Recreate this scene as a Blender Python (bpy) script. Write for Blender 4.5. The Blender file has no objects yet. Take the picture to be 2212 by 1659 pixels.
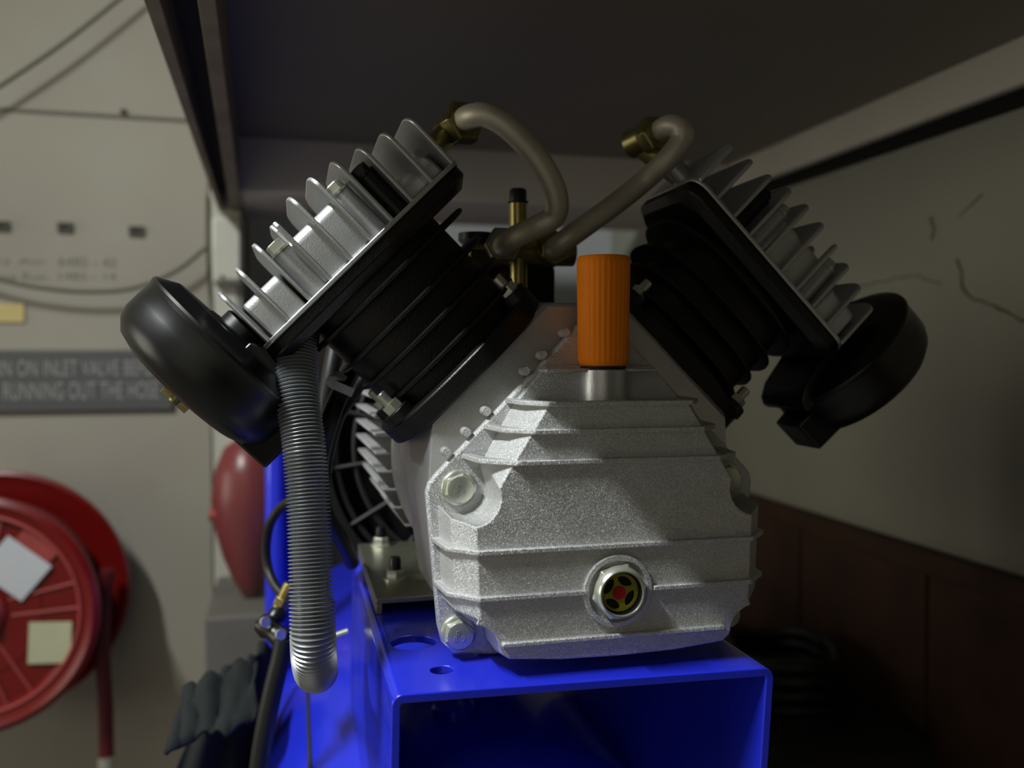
import bpy, bmesh, math, random
from mathutils import Vector, Matrix, Euler, noise
from mathutils.geometry import tessellate_polygon
random.seed(7)
S = bpy.context.scene
C = S.collection
PI = math.pi
H = 0.95                      # camera height above the floor; scene heights below are measured from it
FPX, PCX, PCY = 1900.0, 1106.0, 829.5
YAW = math.atan(466 / FPX); PIT = math.atan(64.5 / FPX)

# ------------------------------------------------------------------ camera, world, light
cd = bpy.data.cameras.new('camera'); cam = bpy.data.objects.new('camera', cd); C.objects.link(cam)
cam.location = (0, 0, H); cam.rotation_euler = (PI / 2 - PIT, 0, -YAW)
cd.sensor_width = 36; cd.lens = 36 * FPX / 2212; cd.clip_start = 0.01; cd.clip_end = 50
cd.dof.use_dof = True; cd.dof.focus_distance = 0.61; cd.dof.aperture_fstop = 4.0
S.camera = cam
w = bpy.data.worlds.new('world'); S.world = w; w.use_nodes = True
bg = w.node_tree.nodes['Background']; bg.inputs[0].default_value = (0.93, 0.96, 0.86, 1); bg.inputs[1].default_value = 0.01
ld = bpy.data.lights.new('ceiling_lamp_light', 'AREA'); ld.shape = 'RECTANGLE'; ld.size = 0.035; ld.size_y = 0.9
ld.energy = 70; ld.color = (0.94, 0.99, 0.98)
lo = bpy.data.objects.new('ceiling_lamp_light', ld); C.objects.link(lo)
LP = Vector((-1.11, 0.26, 1.50 + H)); lo.location = LP
_z = -Vector((0.58, -0.36, -0.74)).normalized(); _y = (Vector((0, 1, 0)) - _z * _z.y).normalized(); _x = _y.cross(_z)
lo.rotation_euler = Matrix((_x, _y, _z)).transposed().to_euler()
wd = bpy.data.lights.new('side_fill_light', 'AREA'); wd.shape = 'RECTANGLE'; wd.size = 1.3; wd.size_y = 1.6  # added soft fill from the left, brightens the right wall and beams
wd.energy = 22; wd.color = (1.0, 0.96, 0.82)
wo = bpy.data.objects.new('side_fill_light', wd); C.objects.link(wo)
wo.location = (-3.10, 0.75, 0.10 + H); wo.rotation_euler = (0, math.radians(-90), 0)
S.view_settings.view_transform = 'Standard'; S.view_settings.look = 'None'
S.view_settings.exposure = 0.0; S.view_settings.gamma = 1.0; S.view_settings.use_curve_mapping = False

# ------------------------------------------------------------------ measuring: photo pixel -> point on a real plane
_f = Vector((math.sin(YAW) * math.cos(PIT), math.cos(YAW) * math.cos(PIT), -math.sin(PIT)))
_r = Vector((math.cos(YAW), -math.sin(YAW), 0)); _u = _r.cross(_f)
def P(px, py, Y):
    d = _f + _r * ((px - PCX) / FPX) + _u * ((PCY - py) / FPX)
    return d * (Y / d.y)

# ------------------------------------------------------------------ materials
def lin(c): return tuple(((v / 255) / 12.92 if v / 255 <= 0.04045 else ((v / 255 + 0.055) / 1.055) ** 2.4) for v in c)
def mat(name, rgb, rough=0.5, metal=0.0, var=0.0, vscale=8.0, bump=0.0, bscale=300.0, rvar=0.0, coat=0.0, rgb2=None, spec=0.5, bdist=0.0005):
    m = bpy.data.materials.new(name); m.use_nodes = True
    nt = m.node_tree; b = nt.nodes['Principled BSDF']
    c = lin(rgb)
    b.inputs['Base Color'].default_value = (*c, 1); b.inputs['Roughness'].default_value = rough
    b.inputs['Metallic'].default_value = metal; b.inputs['Coat Weight'].default_value = coat
    b.inputs['Specular IOR Level'].default_value = spec
    tc = nt.nodes.new('ShaderNodeTexCoord')
    if var or rgb2:
        n = nt.nodes.new('ShaderNodeTexNoise'); n.inputs['Scale'].default_value = vscale; n.inputs['Detail'].default_value = 6
        nt.links.new(tc.outputs['Object'], n.inputs['Vector'])
        r = nt.nodes.new('ShaderNodeValToRGB')
        r.color_ramp.elements[0].position = 0.3; r.color_ramp.elements[1].position = 0.7
        c2 = lin(rgb2) if rgb2 else tuple(min(1, x * (1 + var)) for x in c)
        c1 = c if rgb2 else tuple(x * (1 - var) for x in c)
        r.color_ramp.elements[0].color = (*c1, 1); r.color_ramp.elements[1].color = (*c2, 1)
        nt.links.new(n.outputs['Fac'], r.inputs['Fac']); nt.links.new(r.outputs['Color'], b.inputs['Base Color'])
    if rvar:
        n = nt.nodes.new('ShaderNodeTexNoise'); n.inputs['Scale'].default_value = 40; n.inputs['Detail'].default_value = 5
        nt.links.new(tc.outputs['Object'], n.inputs['Vector'])
        mr = nt.nodes.new('ShaderNodeMapRange'); mr.inputs['To Min'].default_value = rough - rvar; mr.inputs['To Max'].default_value = rough + rvar
        nt.links.new(n.outputs['Fac'], mr.inputs['Value']); nt.links.new(mr.outputs['Result'], b.inputs['Roughness'])
    if bump:
        n = nt.nodes.new('ShaderNodeTexNoise'); n.inputs['Scale'].default_value = bscale; n.inputs['Detail'].default_value = 3
        nt.links.new(tc.outputs['Object'], n.inputs['Vector'])
        bp = nt.nodes.new('ShaderNodeBump'); bp.inputs['Strength'].default_value = bump; bp.inputs['Distance'].default_value = bdist
        nt.links.new(n.outputs['Fac'], bp.inputs['Height']); nt.links.new(bp.outputs['Normal'], b.inputs['Normal'])
    return m
M = {}
M['cast'] = mat('cast_aluminium', (200, 200, 200), 0.40, 0.55, var=0.05, vscale=60, bump=1.0, bdist=0.0006, bscale=1900, rvar=0.08)
M['cast2'] = mat('cast_aluminium_smooth', (196, 197, 198), 0.38, 0.72, var=0.05, vscale=60, bump=0.3, bscale=900, rvar=0.08)
def flakes(m, scale, k, rough):
    nt = m.node_tree; b = nt.nodes['Principled BSDF']; src = b.inputs['Normal'].links[0].from_socket
    tc = nt.nodes.new('ShaderNodeTexCoord'); v = nt.nodes.new('ShaderNodeTexVoronoi'); v.inputs['Scale'].default_value = scale
    nt.links.new(tc.outputs['Object'], v.inputs['Vector'])
    a = nt.nodes.new('ShaderNodeVectorMath'); a.operation = 'SUBTRACT'; a.inputs[1].default_value = (0.5, 0.5, 0.5); nt.links.new(v.outputs['Color'], a.inputs[0])
    l = nt.nodes.new('ShaderNodeVectorMath'); l.operation = 'SCALE'; l.inputs['Scale'].default_value = k; nt.links.new(a.outputs[0], l.inputs[0])
    c = nt.nodes.new('ShaderNodeVectorMath'); c.operation = 'ADD'; nt.links.new(src, c.inputs[0]); nt.links.new(l.outputs[0], c.inputs[1])
    n = nt.nodes.new('ShaderNodeVectorMath'); n.operation = 'NORMALIZE'; nt.links.new(c.outputs[0], n.inputs[0]); nt.links.new(n.outputs[0], b.inputs['Normal'])
flakes(M['cast'], 1500, 0.5, 0.3)
M['zinc'] = mat('zinc_plated_steel', (215, 218, 204), 0.27, 0.75, var=0.08, vscale=90, bump=0.1, bscale=400)
M['zincdull'] = mat('dull_zinc', (160, 160, 140), 0.38, 0.9, var=0.12, vscale=70)
M['tube'] = mat('aluminium_tube', (200, 192, 176), 0.5, 0.45, var=0.12, vscale=30, bump=0.25, bscale=250, rvar=0.1)
M['brass'] = mat('brass', (168, 154, 96), 0.34, 0.9, var=0.2, vscale=60, bump=0.15, bscale=300)
M['nut'] = mat('yellow_zinc', (150, 142, 96), 0.36, 0.9, var=0.15, vscale=80)
M['iron'] = mat('black_painted_iron', (8, 8, 8), 0.42, 0.0, var=0.2, vscale=60, bump=0.5, bscale=500)
M['blackplastic'] = mat('black_plastic', (13, 13, 14), 0.33, 0.0, bump=0.12, bscale=60, rvar=0.06)
M['rubber'] = mat('black_rubber', (20, 21, 21), 0.45)
M['darkgrill'] = mat('dark_grey_plastic', (38, 38, 37), 0.6)
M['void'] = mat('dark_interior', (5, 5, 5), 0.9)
M['orange'] = mat('orange_plastic', (255, 136, 2), 0.6, 0.0, spec=0.25, var=0.06, vscale=40, bump=0.1, bscale=200)
M['blue'] = mat('blue_enamel', (34, 46, 205), 0.26, 0.0, var=0.05, vscale=20, bump=0.08, bscale=90, coat=0.3)
M['flex'] = mat('grey_flex_hose', (165, 168, 172), 0.33, 0.55, var=0.05, vscale=60)
M['tie'] = mat('white_nylon', (225, 225, 220), 0.4)
M['ceil'] = mat('painted_slab', (140, 134, 122), 0.8, var=0.06, vscale=4, bump=0.1, bscale=60)
M['beam'] = mat('painted_beam', (222, 215, 200), 0.7, var=0.06, vscale=5)
M['steel'] = mat('weathered_steel', (138, 126, 108), 0.7, 0.1, var=0.22, vscale=14, bump=0.3, bscale=120)
M['steeldark'] = mat('dark_steel', (40, 38, 36), 0.8)
M['wall'] = mat('plaster_wall', (166, 163, 148), 0.85, vscale=2.4, rgb2=(154, 146, 134), bump=0.15, bscale=80)
M['wallr'] = mat('plaster_wall_right', (172, 168, 150), 0.85, vscale=2.6, rgb2=(160, 160, 146), bump=0.2, bscale=60)
M['wallb'] = mat('plaster_wall_far', (190, 192, 192), 0.85, var=0.06, vscale=3)
M['floor'] = mat('concrete_floor', (104, 100, 92), 0.8, var=0.15, vscale=6, bump=0.2, bscale=60)
M['wood'] = mat('dark_stained_wood', (74, 48, 32), 0.7, var=0.3, vscale=9)
M['red'] = mat('red_enamel', (112, 15, 13), 0.32, var=0.08, vscale=8)
M['redworn'] = mat('worn_red_enamel', (158, 66, 62), 0.5, var=0.1, vscale=20)
M['redhose'] = mat('red_rubber_hose', (98, 22, 26), 0.5)
M['paper'] = mat('white_paper', (196, 198, 200), 0.8, var=0.04, vscale=12)
M['paper2'] = mat('cream_paper', (186, 186, 150), 0.8, var=0.08, vscale=14)
M['yellow'] = mat('yellow_sticker', (206, 186, 118), 0.7, vscale=18, rgb2=(190, 176, 120))
M['sign'] = mat('dark_grey_sign', (84, 84, 82), 0.55, var=0.05, vscale=8)
M['letter'] = mat('pale_grey_lettering', (150, 150, 148), 0.6)
M['ink'] = mat('faded_green_ink', (112, 118, 100), 0.8)
M['box'] = mat('white_box_paint', (200, 198, 184), 0.6)
M['cloth'] = mat('dark_green_cloth', (19, 25, 24), 0.9, var=0.2, vscale=14, bump=0.4, bscale=200)
M['cable'] = mat('grey_cable', (92, 90, 74), 0.6)
M['dred'] = mat('signal_red', (190, 18, 12), 0.5)
M['yel'] = mat('olive_yellow_reflector', (168, 160, 34), 0.5, var=0.2, vscale=120)
M['crack'] = mat('crack_filler', (116, 110, 94), 0.9)
g = bpy.data.materials.new('clear_glass'); g.use_nodes = True; gb = g.node_tree.nodes['Principled BSDF']
gb.inputs['Alpha'].default_value = 0.1; gb.inputs['Roughness'].default_value = 0.05; gb.inputs['Base Color'].default_value = (0.02, 0.02, 0.02, 1)
M['glass'] = g
g = bpy.data.materials.new('clear_plastic_wrap'); g.use_nodes = True; gb = g.node_tree.nodes['Principled BSDF']
gb.inputs['Alpha'].default_value = 0.05; gb.inputs['Roughness'].default_value = 0.18; gb.inputs['Base Color'].default_value = (0.6, 0.6, 0.62, 1)
M['wrap'] = g

# ------------------------------------------------------------------ object helpers
WL = {}
def thing(name, loc, label=None, cat=None, group=None):
    o = bpy.data.objects.new(name, None); C.objects.link(o); o.empty_display_size = 0.05
    o.location = (loc[0], loc[1], loc[2] + H); WL[o] = Vector(loc)
    if label: o['label'] = label; o['category'] = cat
    if group: o['group'] = group
    return o
def obj(name, bm, m, parent=None, label=None, cat=None, group=None, kind=None, bevel=0, seg=2, smooth=38, origin=None, norm=True):
    if norm: bmesh.ops.recalc_face_normals(bm, faces=bm.faces)
    me = bpy.data.meshes.new(name)
    vs = [v.co for v in bm.verts]
    lo_ = Vector([min(v[i] for v in vs) for i in range(3)]); hi_ = Vector([max(v[i] for v in vs) for i in range(3)])
    o_ = Vector(origin) if origin is not None else Vector(((lo_.x + hi_.x) / 2, (lo_.y + hi_.y) / 2, lo_.z))
    bmesh.ops.translate(bm, verts=bm.verts, vec=-o_)
    bm.to_mesh(me); bm.free()
    for p in me.polygons: p.use_smooth = True
    me.set_sharp_from_angle(angle=math.radians(smooth))
    ms = m if isinstance(m, (list, tuple)) else [m]
    for x in ms: me.materials.append(M[x])
    ob = bpy.data.objects.new(name, me); C.objects.link(ob)
    WL[ob] = o_
    if parent is not None:
        ob.parent = parent; ob.location = o_ - WL[parent]
    else:
        ob.location = o_ + Vector((0, 0, H))
    if label: ob['label'] = label
    if cat: ob['category'] = cat
    if group: ob['group'] = group
    if kind: ob['kind'] = kind
    if bevel:
        md = ob.modifiers.new('bevel', 'BEVEL'); md.width = bevel; md.segments = seg; md.limit_method = 'ANGLE'; md.angle_limit = math.radians(32)
        md.harden_normals = False
    return ob
def BM(): return bmesh.new()
def addbox(bm, a, b):
    vs = [bm.verts.new((x, y, z)) for x in (a[0], b[0]) for y in (a[1], b[1]) for z in (a[2], b[2])]
    for q in ((0, 1, 3, 2), (4, 6, 7, 5), (0, 4, 5, 1), (2, 3, 7, 6), (0, 2, 6, 4), (1, 5, 7, 3)): bm.faces.new([vs[i] for i in q])
    return bm
def obox(bm, c, ax, hs):
    ax = [Vector(a).normalized() for a in ax]; c = Vector(c)
    vs = [bm.verts.new(c + ax[0] * hs[0] * i + ax[1] * hs[1] * j + ax[2] * hs[2] * k) for i in (-1, 1) for j in (-1, 1) for k in (-1, 1)]
    for q in ((0, 1, 3, 2), (4, 6, 7, 5), (0, 4, 5, 1), (2, 3, 7, 6), (0, 2, 6, 4), (1, 5, 7, 3)): bm.faces.new([vs[i] for i in q])
    return bm
def loft(bm, rings, cap=True, closed=True):
    R = [[bm.verts.new(p) for p in r] for r in rings]
    n = len(R[0])
    for a, b in zip(R, R[1:]):
        for i in range(n if closed else n - 1): bm.faces.new((a[i], a[(i + 1) % n], b[(i + 1) % n], b[i]))
    if cap: bm.faces.new(R[0][::-1]); bm.faces.new(R[-1])
    return R
def basis(axis):
    a = Vector(axis).normalized(); t = Vector((0, 0, 1)) if abs(a.z) < 0.9 else Vector((1, 0, 0))
    u = t.cross(a).normalized(); return u, a.cross(u).normalized(), a
def lathe(bm, org, axis, prof, n=32, phase=0, cap=True):
    u, v, a = basis(axis); org = Vector(org); rings = []
    for r, t in prof:
        r = max(r, 1e-5)
        rings.append([org + a * t + (u * math.cos(2 * PI * i / n + phase) + v * math.sin(2 * PI * i / n + phase)) * r for i in range(n)])
    loft(bm, rings, cap); return bm
def cyl(bm, p0, p1, r, n=20, r1=None, phase=0):
    p0, p1 = Vector(p0), Vector(p1)
    return lathe(bm, p0, p1 - p0, [(r, 0), (r if r1 is None else r1, (p1 - p0).length)], n, phase)
def crom(pts, k=8):
    pts = [Vector(p) for p in pts]; out = []
    q = [pts[0] * 2 - pts[1]] + pts + [pts[-1] * 2 - pts[-2]]
    for i in range(1, len(q) - 2):
        a, b, c, d = q[i - 1:i + 3]
        for j in range(k):
            t = j / k
            out.append(0.5 * ((2 * b) + (c - a) * t + (2 * a - 5 * b + 4 * c - d) * t * t + (3 * b - a - 3 * c + d) * t ** 3))
    out.append(pts[-1]); return out
def sweep(bm, path, rad, n=14, cap=True):
    path = [Vector(p) for p in path]; rings = []; up = None
    for i, p in enumerate(path):
        t = (path[min(i + 1, len(path) - 1)] - path[max(i - 1, 0)]).normalized()
        if up is None: up = basis(t)[0]
        up = (up - t * up.dot(t)).normalized(); s = t.cross(up)
        r = rad(i, len(path)) if callable(rad) else rad
        rings.append([p + (up * math.cos(2 * PI * j / n) + s * math.sin(2 * PI * j / n)) * r for j in range(n)])
    loft(bm, rings, cap); return bm
def prismXZ(bm, poly, y0, y1):
    loft(bm, [[(x, y0, z) for x, z in poly], [(x, y1, z) for x, z in poly]]); return bm
def prism3(bm, pts, vec):
    v = Vector(vec); loft(bm, [[Vector(p) for p in pts], [Vector(p) + v for p in pts]]); return bm
def rrect(x0, x1, y0, y1, r, n=5):
    out = []
    for cx, cy, a0 in ((x1 - r, y0 + r, -90), (x1 - r, y1 - r, 0), (x0 + r, y1 - r, 90), (x0 + r, y0 + r, 180)):
        for i in range(n + 1):
            a = math.radians(a0 + 90 * i / n); out.append((cx + r * math.cos(a), cy + r * math.sin(a)))
    return out
def holed(bm, outer, holes, z0, z1, skip=()):
    loops = [outer] + holes
    tri = tessellate_polygon([[Vector((x, y, 0)) for x, y in l] for l in loops])
    flat = [p for l in loops for p in l]
    T = [bm.verts.new((x, y, z1)) for x, y in flat]; B = [bm.verts.new((x, y, z0)) for x, y in flat]
    for a, b, c in tri: bm.faces.new((T[a], T[b], T[c])); bm.faces.new((B[c], B[b], B[a]))
    k = 0
    for l in loops:
        n = len(l)
        for i in range(n):
            if l is outer and i in skip: continue
            bm.faces.new((T[k + i], T[k + (i + 1) % n], B[k + (i + 1) % n], B[k + i]))
        k += n
def textmesh(txt, w_, h_, depth=0.0006, space=1.0):
    cu = bpy.data.curves.new('t', 'FONT'); cu.body = txt; cu.extrude = 0.02; cu.align_x = 'LEFT'; cu.space_character = space
    ob = bpy.data.objects.new('t', cu); C.objects.link(ob)
    bpy.context.view_layer.update()
    me = bpy.data.meshes.new_from_object(ob); bm = BM(); bm.from_mesh(me)
    bpy.data.objects.remove(ob); bpy.data.meshes.remove(me)
    xs = [v.co.x for v in bm.verts]; ys = [v.co.y for v in bm.verts]
    x0, x1, y0, y1 = min(xs), max(xs), min(ys), max(ys)
    for v in bm.verts:
        v.co = Vector(((v.co.x - x0) / (x1 - x0) * w_, -depth * (1 if v.co.z > 0 else 0), (v.co.y - y0) / (y1 - y0) * h_))
    return bm
def circ(cx, cy, r, n=28): return [(cx + r * math.cos(2 * PI * i / n), cy + r * math.sin(2 * PI * i / n)) for i in range(n)]

# ------------------------------------------------------------------ the setting
def struct(name, bm, m, label=None, **k): return obj(name, bm, m, kind='structure', label=label, **k)
struct('floor', addbox(BM(), (-3.2, -1.6, -0.99), (1.6, 3.2, -0.95)), 'floor')
struct('wall_left', addbox(BM(), (-3.3, -1.6, -0.95), (-3.2, 2.02, 1.75)), 'wall', 'pale wall of the open room outside the picture')
wl = struct('fill_panel_1', addbox(BM(), (-3.199, -0.05, -0.65), (-3.17, 1.55, 0.82)), 'box', 'unseen panel added behind the soft fill light on the left')  # added out of view to go with the soft fill, as are its bars
for y in (-0.05, 0.73, 1.52): obj('fill_panel_bar', addbox(BM(), (-3.168, y, -0.65), (-3.13, y + 0.03, 0.82)), 'box', wl)
struct('wall_front', addbox(BM(), (-3.2, -1.7, -0.95), (1.1, -1.6, 1.75)), 'wall', 'pale wall behind the camera')
struct('blocker_wall', addbox(BM(), (-0.07, -1.0, -0.95), (0.955, -0.9, 0.405)), 'steeldark', 'unseen dark panel added behind the camera to block frontal light')  # added out of view to keep frontal light off the compressor
struct('ceiling_main', addbox(BM(), (-3.3, -1.7, 1.75), (1.6, 2.72, 1.83)), 'wallb', 'white ceiling of the open room outside the picture')
wb = struct('wall_back', addbox(BM(), (-3.2, 1.90, -0.95), (-0.172, 2.02, 1.75)), 'wall', 'pale plaster wall with the sign and the hose reel')
struct('wall_return', addbox(BM(), (-0.29, 2.02, -0.95), (-0.172, 2.60, 1.75)), 'wall', 'narrow return face of the pale wall')
struct('wall_far', addbox(BM(), (-0.29, 2.60, -0.95), (1.2, 2.72, 1.75)), 'wallb', 'far white wall seen under the slab')
wr = struct('wall_right', addbox(BM(), (0.955, -1.0, -0.95), (1.10, 2.60, 0.52)), 'wallr', 'shaded plaster wall under the slab with cracks')
struct('trim_1', addbox(BM(), (0.900, -0.9, 0.345), (0.945, 1.78, 0.4055)), 'beam', 'pale edge strip along the right of the slab', bevel=0.003)
struct('trim_5', addbox(BM(), (0.915, -0.9, 0.332), (0.9545, 1.72, 0.3448)), 'void', 'dark strip painted as shade in the gap under the pale edge strip')  # near-black strip, the shade of the gap is put into its colour
struct('trim_6', addbox(BM(), (-0.1715, 1.906, -0.95), (-0.108, 2.019, 0.80)), 'box', 'pale jamb beside the corner of the sign wall', bevel=0.003)
bm = BM(); addbox(bm, (-0.108, 1.72, 0.302), (0.96, 2.04, 0.406)); struct('trim_2', bm, 'beam', 'pale cross beam at the far end of the slab', bevel=0.004)
# steel channel along the left edge of the slab
bm = BM()
def chan(xa0, xa1, xb0, xb1, z0, z1):      # (x at Y=.79 left/right), (x at Y=2.11 left/right)
    def at(x0, x1, Y): return x0 + (x1 - x0) * (Y - 0.79) / 1.32
    loft(bm, [[(at(xa0, xb0, Y), Y, z0), (at(xa1, xb1, Y), Y, z0), (at(xa1, xb1, Y), Y, z1), (at(xa0, xb0, Y), Y, z1)] for Y in (-1.0, 2.11)])
chan(-0.1212, -0.108, -0.159, -0.1505, 0.295, 0.44)
chan(-0.078, -0.063, -0.138, -0.115, 0.295, 0.44)
bs = bm; bm = BM(); chan(-0.066, 0.9545, -0.118, 0.9545, 0.4055, 0.50); struct('ceiling', bm, 'ceil', 'dark underside of the low slab'); bm = bs
ch = struct('trim_3', bm, 'steel', 'weathered steel channel hanging along the left slab edge', bevel=0.001)
bm = BM(); chan(-0.1085, -0.0775, -0.151, -0.137, 0.335, 0.44); obj('web', bm, 'steeldark', ch)  # dark colour puts the shade of the channel recess into the web
# pipe and brace below the far end
struct('trim_4', cyl(BM(), P(537, 438, 2.3), P(540, 700, 2.3), 0.012), 'box')
# right hand skirting of dark boards
bk = struct('baseboard_right', addbox(BM(), (0.925, -0.6, -0.335), (0.9545, 2.60, -0.300)), 'wood', 'dark wooden capping rail', bevel=0.003)
for i in range(9):
    y0 = -0.6 + i * 0.35
    obj('board', addbox(BM(), (0.938, y0 + 0.004, -0.949), (0.9545, y0 + 0.346, -0.336)), 'wood', bk, bevel=0.002)
# cracks in the right wall
def Px(px, py, X):
    d = _f + _r * ((px - PCX) / FPX) + _u * ((PCY - py) / FPX); return d * (X / d.x)
def crack(pts, r, X=0.954):
    bm = BM(); q = [Px(a, b, X) for a, b in pts]
    path = crom(q, 5); path = [p + Vector((0, noise.noise(p * 60) * 0.004, noise.noise(p * 70 + Vector((3, 1, 2))) * 0.004)) for p in path]
    sweep(bm, path, lambda i, n: r * (0.4 + 0.9 * abs(noise.noise(path[i] * 25))), 6); return bm
obj('crack', crack([(2070, 560), (2085, 630), (2130, 655), (2180, 678), (2230, 700)], 0.0035), 'crack', wr)
obj('crack', crack([(1850, 620), (1920, 605), (1975, 595), (2030, 615)], 0.002), 'crack', wr)
obj('crack', crack([(2010, 470), (2018, 500), (2012, 520)], 0.0035), 'crack', wr)
obj('crack', crack([(2070, 470), (2120, 420)], 0.0015), 'crack', wr)
# marks on the sign wall: three dark slots and a seam
for px in (5, 141, 295):
    a = P(px - 17, 477 + (px > 200) * 8 + (px > 90) * 3, 1.9); b = P(px + 17, 499 + (px > 200) * 8 + (px > 90) * 3, 1.9)
    bm = BM(); addbox(bm, (a.x, 1.893, b.z), (b.x, 1.9, a.z)); sl = obj('slot_frame', bm, 'cable', wb, bevel=0.001)
    bm = BM(); addbox(bm, (a.x + .004, 1.8925, b.z + .004), (b.x - .004, 1.8935, a.z - .004)); obj('slot', bm, 'steeldark', wb)
a = P(0, 233, 1.9); b = P(378, 252, 1.9)
obj('seam', addbox(BM(), (a.x - 1.5, 1.897, a.z - 0.006), (b.x + 0.07, 1.9, a.z)), 'cable', wb)
obj('rust_stain', lathe(BM(), P(267, 242, 1.896), (0, -1, 0), [(0.007, 0), (0.004, 0.001)], 12), 'wood', wb, 'brown rust spot')
# handwriting
for txt, x0, x1, y, h_ in (('(n) Air', -30, 100, 573, 17), ('6485 - 42', 126, 252, 575, 20), ('Zone Run', -40, 100, 604, 16), ('1485 - 14', 128, 250, 604, 16)):
    a = P(x0, y, 1.9); b = P(x1, y, 1.9); c = P(x0, y - h_, 1.9)
    bm = textmesh(txt, b.x - a.x, c.z - a.z, 0.0004); bmesh.ops.translate(bm, verts=bm.verts, vec=(a.x, 1.8998, a.z)); obj('handwriting', bm, 'ink', wb)

# ------------------------------------------------------------------ things on the sign wall
def wallcable(name, pts, Y, r, label):
    q = [P(a, b, Y) for a, b in pts]
    return obj(name, sweep(BM(), crom(q, 8), r, 8), 'cable', label=label, cat='cable')
wallcable('wall_cable', [(-60, 222), (0, 186), (130, 98), (255, 0), (360, -90)], 1.86, 0.0042, 'taut grey cable rising diagonally across the top of the pale wall')
wallcable('wall_cable', [(-60, 585), (0, 604), (90, 622), (190, 630), (290, 622), (380, 585), (445, 535)], 1.86, 0.0045, 'slack grey cable sagging below the handwriting on the pale wall')
wallcable('groove', [(447, 420), (448, 560), (456, 700), (462, 900)], 1.8965, 0.0022, 'thin grey conduit running down the edge of the pale wall')  # thin added rod standing in for a faint groove in the wall
a = P(-95, 756, 1.9); b = P(377, 886, 1.9)
sg = thing('notice_sign', (a.x, 1.893, b.z), 'dark grey wall sign lettered TURN ON INLET VALVE', 'sign')
obj('panel', addbox(BM(), (a.x, 1.889, b.z), (b.x, 1.898, a.z)), 'sign', sg, bevel=0.004)
for txt, x0, x1, yb, yt in (('TURN ON INLET VALVE BEFORE', -52, 362, 813, 778), ('RUNNING OUT THE HOSE', 8, 343, 864, 826)):
    p = P(x0, yb, 1.889); q = P(x1, yb, 1.889); t = P(x0, yt, 1.889)
    bm = textmesh(txt, q.x - p.x, t.z - p.z, 0.0006, 1.05); bmesh.ops.translate(bm, verts=bm.verts, vec=(p.x, 1.8888, p.z)); obj('lettering', bm, 'letter', sg)
a = P(-40, 655, 1.9); b = P(54, 697, 1.9)
obj('sticker', addbox(BM(), (a.x, 1.896, b.z), (b.x, 1.8995, a.z)), 'yellow', label='yellow paper sticker on the pale wall above the sign', cat='sticker', bevel=0.001)
# switch box at the wall corner
a = P(456, 470, 1.88); b = P(524, 612, 1.88)
sb = thing('switch_box', ((a.x + b.x) / 2, 1.9, b.z), 'white switch box mounted at the corner of the pale wall', 'box')
obj('housing', addbox(BM(), (a.x + .002, 1.87, b.z), (b.x, 1.955, a.z)), 'box', sb, bevel=0.004)
obj('cover_plate', addbox(BM(), (a.x + .006, 1.866, b.z + .006), (b.x - .004, 1.8705, a.z - .006)), 'box', sb, bevel=0.002)
obj('screw', cyl(BM(), P(480, 598, 1.866), P(480, 598, 1.866) + Vector((0, -.003, 0)), .004, 12), 'cable', sb)
bm = BM(); addbox(bm, (a.x + .004, 1.90, b.z - 0.30), (b.x - .012, 1.94, b.z - .004))
obj('cable_duct', bm, 'box', label='pale cable duct below the white switch box', cat='duct', bevel=0.002)

# hose reel
RC = Vector((-0.543, 1.72, -0.445))
rl = thing('hose_reel', (RC.x, 1.72, RC.z - 0.225), 'large red hose reel mounted on the pale wall', 'hose reel')
Rf = 0.206
obj('rear_disc', lathe(BM(), (RC.x, 1.805, RC.z), (0, 1, 0), [(0.03, 0.004), (0.205, 0.004), (0.222, -0.004), (0.228, 0.0), (0.228, 0.010), (0.215, 0.012), (0.03, 0.012)], 72), 'red', rl)
fd = obj('front_disc', lathe(BM(), (RC.x, 1.65, RC.z), (0, 1, 0), [(0.0, 0.012), (0.055, 0.010), (0.060, 0.016), (0.165, 0.016), (0.172, 0.007), (0.180, 0.007), (0.196, -0.004), (Rf, 0.002), (Rf, 0.012), (0.190, 0.018), (0.05, 0.022), (0.0, 0.022)], 72), 'red', rl)
tb = BM()
rb_ring = []
for k in range(64):
    an = 2 * PI * k / 64
    rb_ring.append(Vector((RC.x + 0.1735 * math.cos(an), 1.6565, RC.z + 0.1735 * math.sin(an))))
rb_ring.append(rb_ring[0]); sweep(tb, rb_ring, 0.0032, 8, cap=False); obj('raised_ring', tb, 'redworn', fd, 'worn pale raised ring')
for k in range(5):
    an = math.radians(8 + 72 * k)
    for off in (-0.014, 0.014):
        d = Vector((math.cos(an), 0, math.sin(an))); s = Vector((-math.sin(an), 0, math.cos(an)))
        obj('spoke_rib', cyl(BM(), RC + Vector((0, -0.056, 0)) + d * 0.062 + s * off, RC + Vector((0, -0.056, 0)) + d * 0.168 + s * off * 1.6, 0.0026, 8), 'redworn', fd)
obj('hub', lathe(BM(), (RC.x, 1.64, RC.z), (0, 1, 0), [(0.0, -.006), (0.03, -0.006), (0.045, 0.004), (0.055, 0.022)], 32), 'redworn', rl, 'worn hub')
obj('drum', cyl(BM(), (RC.x, 1.664, RC.z), (RC.x, 1.899, RC.z), 0.11, 40), 'red', rl)
for lay, (rr, n) in enumerate(((0.130, 7), (0.150, 7), (0.170, 6))):
    for k in range(n):
        y = 1.680 + 0.0185 * k + 0.004 * lay
        pts = [Vector((RC.x + rr * math.cos(2 * PI * i / 48), y, RC.z + rr * math.sin(2 * PI * i / 48))) for i in range(49)]
        obj('hose_turn', sweep(BM(), pts, 0.0095, 8, cap=False), 'redhose', rl)
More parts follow.
